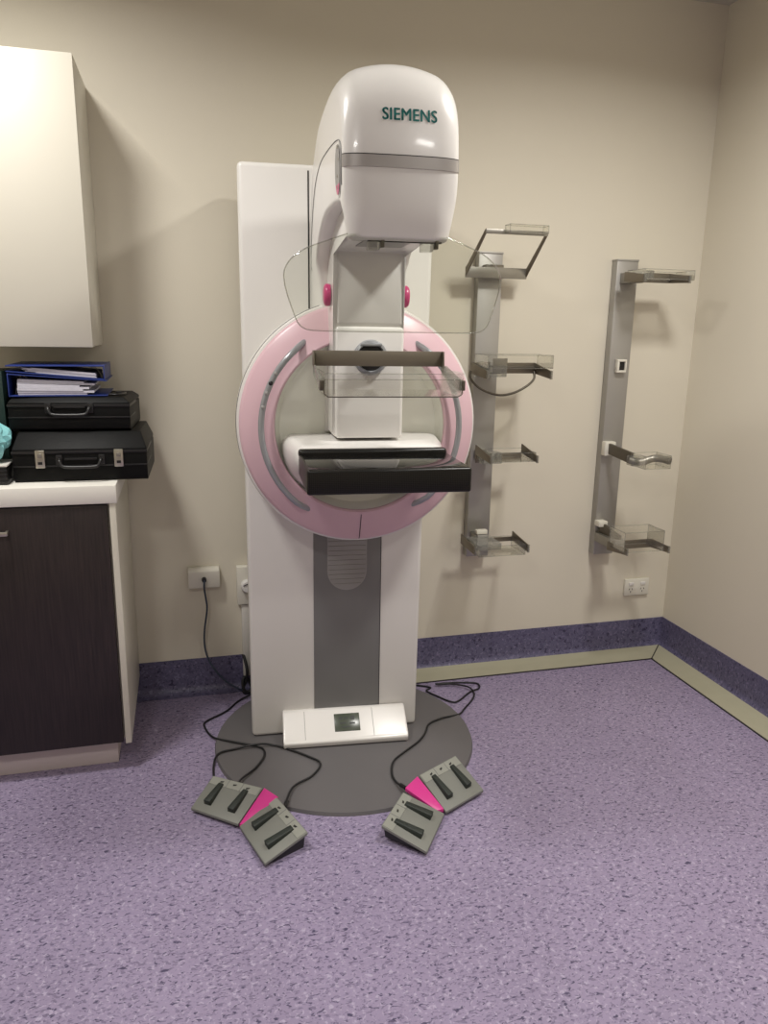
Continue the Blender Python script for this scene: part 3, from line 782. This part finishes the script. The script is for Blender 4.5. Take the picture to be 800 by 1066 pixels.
# ------------------------------------------------------------------ wall rails with hanging paddles
def rail(x0, x1, z0, z1, label):
    T = thing('storage_rail', label, 'rail', ((x0+x1)/2, YW-.001, z0), 0, 'wall rails for compression paddles')
    h = (x1-x0)/2; H = z1-z0
    box('rail_body', -h, h, -.040, 0, 0, H, M['rail'], T, r=.003)
    box('top_cap', -h-.001, h+.001, -.042, 0, H-.003, H+.004, M['rail'], T, r=.001)
    return T
rail(1.085, 1.181, .500, 1.680, 'brushed metal wall rail nearest the machine, holding four paddles')
rr = rail(1.664, 1.757, .474, 1.674, 'brushed metal wall rail nearest the room corner, holding three paddles')
# small empty bracket on the right rail
eb = thing('rail_bracket', 'small empty white bracket on the right rail between two paddles', 'bracket', (1.713, YW-.041, 1.268))
bm = bmesh.new()
rbox_bm(bm, -.024, .018, -.022, 0, .017, .026, .002); rbox_bm(bm, -.024, .018, -.022, 0, -.026, -.017, .002)
rbox_bm(bm, -.024, -.014, -.022, 0, -.0175, .0175, .002); rbox_bm(bm, .012, .018, -.022, 0, -.0175, .0175, .001)
finish(bm, 'bracket_frame', M['outlet'], eb); box('bracket_core', -.0145, .0125, -.014, -.0, -.0175, .0175, M['black'], eb)

def plate_between(name, a, b, h0, h1, tk, m, parent):
    """upright sheet from a to b, heights h0/h1 centred"""
    a = Vector(a); b = Vector(b); d = (b-a); n = Vector((d.y, -d.x, 0))
    n = n.normalized()*tk/2 if n.length > 1e-6 else Vector((tk/2, 0, 0))
    u = Vector((0, 0, 1))
    bm = bmesh.new()
    hexa_bm(bm, [a-n-u*h0/2, b-n-u*h1/2, b+n-u*h1/2, a+n-u*h0/2], [a-n+u*h0/2, b-n+u*h1/2, b+n+u*h1/2, a+n+u*h0/2], r=tk*.2)
    return finish(bm, name, m, parent)
def wire_box(x0, x1, y0, y1, z0, z1, r=.0012):
    bm = bmesh.new()
    for z in (z0, z1): tube_bm(bm, [(x0, y0, z), (x1, y0, z), (x1, y1, z), (x0, y1, z)], r, 5, closed=True)
    for x, y in ((x0, y0), (x1, y0), (x1, y1), (x0, y1)): tube_bm(bm, [(x, y, z0), (x, y, z1)], r, 5)
    return bm
def shell(x0, x1, y0, y1, z0, z1, open_top=True, tk=.002):
    bm = bmesh.new()
    rbox_bm(bm, x0, x1, y0, y1, *((z0, z0+tk) if open_top else (z1-tk, z1)))
    a, b = (z0+tk, z1) if open_top else (z0, z1-tk)
    rbox_bm(bm, x0, x0+tk, y0, y1, a, b); rbox_bm(bm, x1-tk, x1, y0, y1, a, b)
    rbox_bm(bm, x0+tk, x1-tk, y0, y0+tk, a, b)
    return bm
G = 'spare compression paddles hung on the wall rails'
def paddle(label, x0, x1, yb, z, hb, La, dz, tray=None, rail_x=None, left_arm=True, left_in=0.0, az=0.0, bar_h=None):
    """frame bar x0..x1 at y=yb, arms reach La towards the room and drop by dz; tray=(x0,x1,y0,y1,z0,z1,open_top)"""
    T = thing('spare_paddle', label, 'paddle', ((x0+x1)/2, yb, z), 0, G)
    cx = (x0+x1)/2; L = lambda x, y, zz: (x-cx, y-yb, zz-z)
    bar = box('frame_bar', x0-cx, x1-cx, -.003, .003, -(bar_h or hb)/2, (bar_h or hb)/2, M['frame'], T, r=.001)
    for x, on_ in ((x0, left_arm), (x1, True)):
        if not on_: continue
        a = plate_between('frame_arm', L(x, yb, z+az), L(x+(left_in if x == x0 else 0), yb-La, z+dz), hb, hb*.72, .005, M['frame'], T)
        q = L(x+(left_in if x == x0 else 0), yb-La, z+dz)
        box('arm_tip', q[0]-.004, q[0]+.004, q[1]-.006, q[1]+.004, q[2]-hb*.40, q[2]+hb*.40, M['clearedge'], a, r=.001)
    if rail_x is not None:
        y_face = YW-.041
        box('rail_hook', rail_x-.028-cx, rail_x+.028-cx, .003, y_face-yb, -hb*.55, hb*.55, M['metal'], T, r=.002)
        box('hook_cap', rail_x-.022-cx, rail_x+.022-cx, -.008, .004, -hb*.4, hb*.6, M['rail'], T, r=.002)
    if tray:
        a, b, c, d, e, f, o_ = tray
        tr = finish(shell(a-cx, b-cx, c-yb, d-yb, e-z, f-z, o_), 'clear_tray', M['clearpad'], T, smooth=0)
        finish(wire_box(a-cx, b-cx, c-yb, d-yb, e-z, f-z), 'tray_edge', M['clearedge'], tr, smooth=50)
    return T
# left rail, top: open rectangular frame tilted upwards
T = thing('spare_paddle', 'topmost on the left rail: open rectangular metal frame tilted upwards', 'paddle', (1.14, 2.74, 1.606), 0, G)
box('frame_bar', -.122, .120, -.004, .004, -.019, .019, M['metal'], T, r=.001)
box('rail_hook', -.040, .030, .004, .042, -.02, .03, M['metal'], T, r=.002)
for x, xe in ((-.120, -.098), (.118, .134)):
    plate_between('frame_arm', (x, 0, 0), (xe, -.125, .130), .030, .016, .006, M['frame'], T)
box('cross_bar', -.100, .136, -.131, -.123, .121, .136, M['metal'], T, r=.001)
finish(shell(-.030, .115, -.175, -.131, .124, .150, False), 'clear_tray', M['clearpad'], T, smooth=0)
finish(wire_box(-.030, .115, -.175, -.131, .124, .150), 'tray_edge', M['clearedge'], T, smooth=50)
# second on the left rail with a curved wire loop
T = paddle('second on the left rail: frame with deep clear cover and a curved wire loop below', 1.040, 1.298, 2.70, 1.262, .040, .140, -.018, (1.05, 1.303, 2.56, 2.69, 1.268, 1.314, False), 1.133, True, .010)
box('clip_block', -.125, -.010, -.060, -.004, -.030, .012, M['clearedge'], T, r=.003)
box('clip_plate', -.045, .012, -.010, -.0035, -.018, .036, M['metal'], T, r=.001)
tube('wire_loop', [(-.138, -.020, -.010), (-.138, -.024, -.038), (-.100, -.028, -.074), (-.030, -.030, -.098), (.030, -.030, -.092), (.085, -.026, -.068), (.118, -.022, -.040), (.122, -.010, -.012)], .0045, M['darkmetal'], T, smoothn=6)
# third and fourth on the left rail
T = paddle('third on the left rail: narrow paddle with low clear tray', 1.073, 1.264, 2.70, .921, .036, .140, .014, (1.085, 1.262, 2.57, 2.69, .925, .958, True), 1.128, True, .006, .034)
box('clip_block', -.090, -.010, -.060, -.004, -.014, .028, M['clearedge'], T, r=.003)
T = paddle('lowest on the left rail: paddle with broad clear block near the rail foot', 1.036, 1.255, 2.72, .585, .040, .150, .002, (1.06, 1.248, 2.58, 2.71, .560, .600, True), 1.125, True, .002, .012, .018)
box('clip_block', -.095, .012, -.120, -.004, -.006, .020, M['clearedge'], T, r=.003)
box('top_catch', -.045, .0, -.004, .02, .026, .042, M['outlet'], T, r=.002)
# right rail
T = paddle('topmost on the right rail: flat paddle with long clear tray', 1.650, 1.846, 2.70, 1.606, .036, .125, -.010, (1.655, 1.866, 2.575, 2.69, 1.594, 1.628, True), 1.708, True, .006)
box('clip_block', -.085, -.004, -.05, -.004, -.012, .024, M['clearedge'], T, r=.003)
# turned paddle in the middle of the right rail
T = thing('spare_paddle', 'middle of the right rail: small curved paddle turned sideways', 'paddle', (1.69, YW-.041, .935), 0, G)
box('rail_hook', -.030, .020, -.030, 0, -.030, .028, M['outlet'], T, r=.004)
plate_between('frame_arm', (-.008, -.025, 0), (.010, -.165, -.018), .044, .046, .014, M['darkmetal'], T)
bm = bmesh.new(); tube_bm(bm, catmull([(.000, -.165, -.026), (.030, -.190, -.030), (.055, -.200, -.022), (.080, -.205, -.014), (.100, -.225, -.012), (.118, -.262, -.016)], 5), .011, 8, flat=1.3)
finish(bm, 'curved_bar', M['metal'], T, smooth=50)
box('clip_block', -.006, .060, -.195, -.150, -.045, -.006, M['clearedge'], T, r=.006)
finish(shell(.01, .120, -.262, -.165, -.045, .004), 'clear_tray', M['clearpad'], T, smooth=0)
finish(wire_box(.01, .120, -.262, -.165, -.045, .004), 'tray_edge', M['clearedge'], T, smooth=50)
# lowest on the right rail
T = paddle('lowest on the right rail: wide paddle with tall clear cover above the power outlet', 1.640, 1.841, 2.64, .556, .036, .120, .006, (1.640, 1.815, 2.52, 2.63, .560, .640, False), 1.690, True, .014)
plate_between('hook_arm', (-.062, .13, .045), (-.045, .0, .020), .050, .036, .012, M['darkmetal'], T)
box('top_catch', -.085, -.045, .10, .141, .050, .074, M['outlet'], T, r=.003)
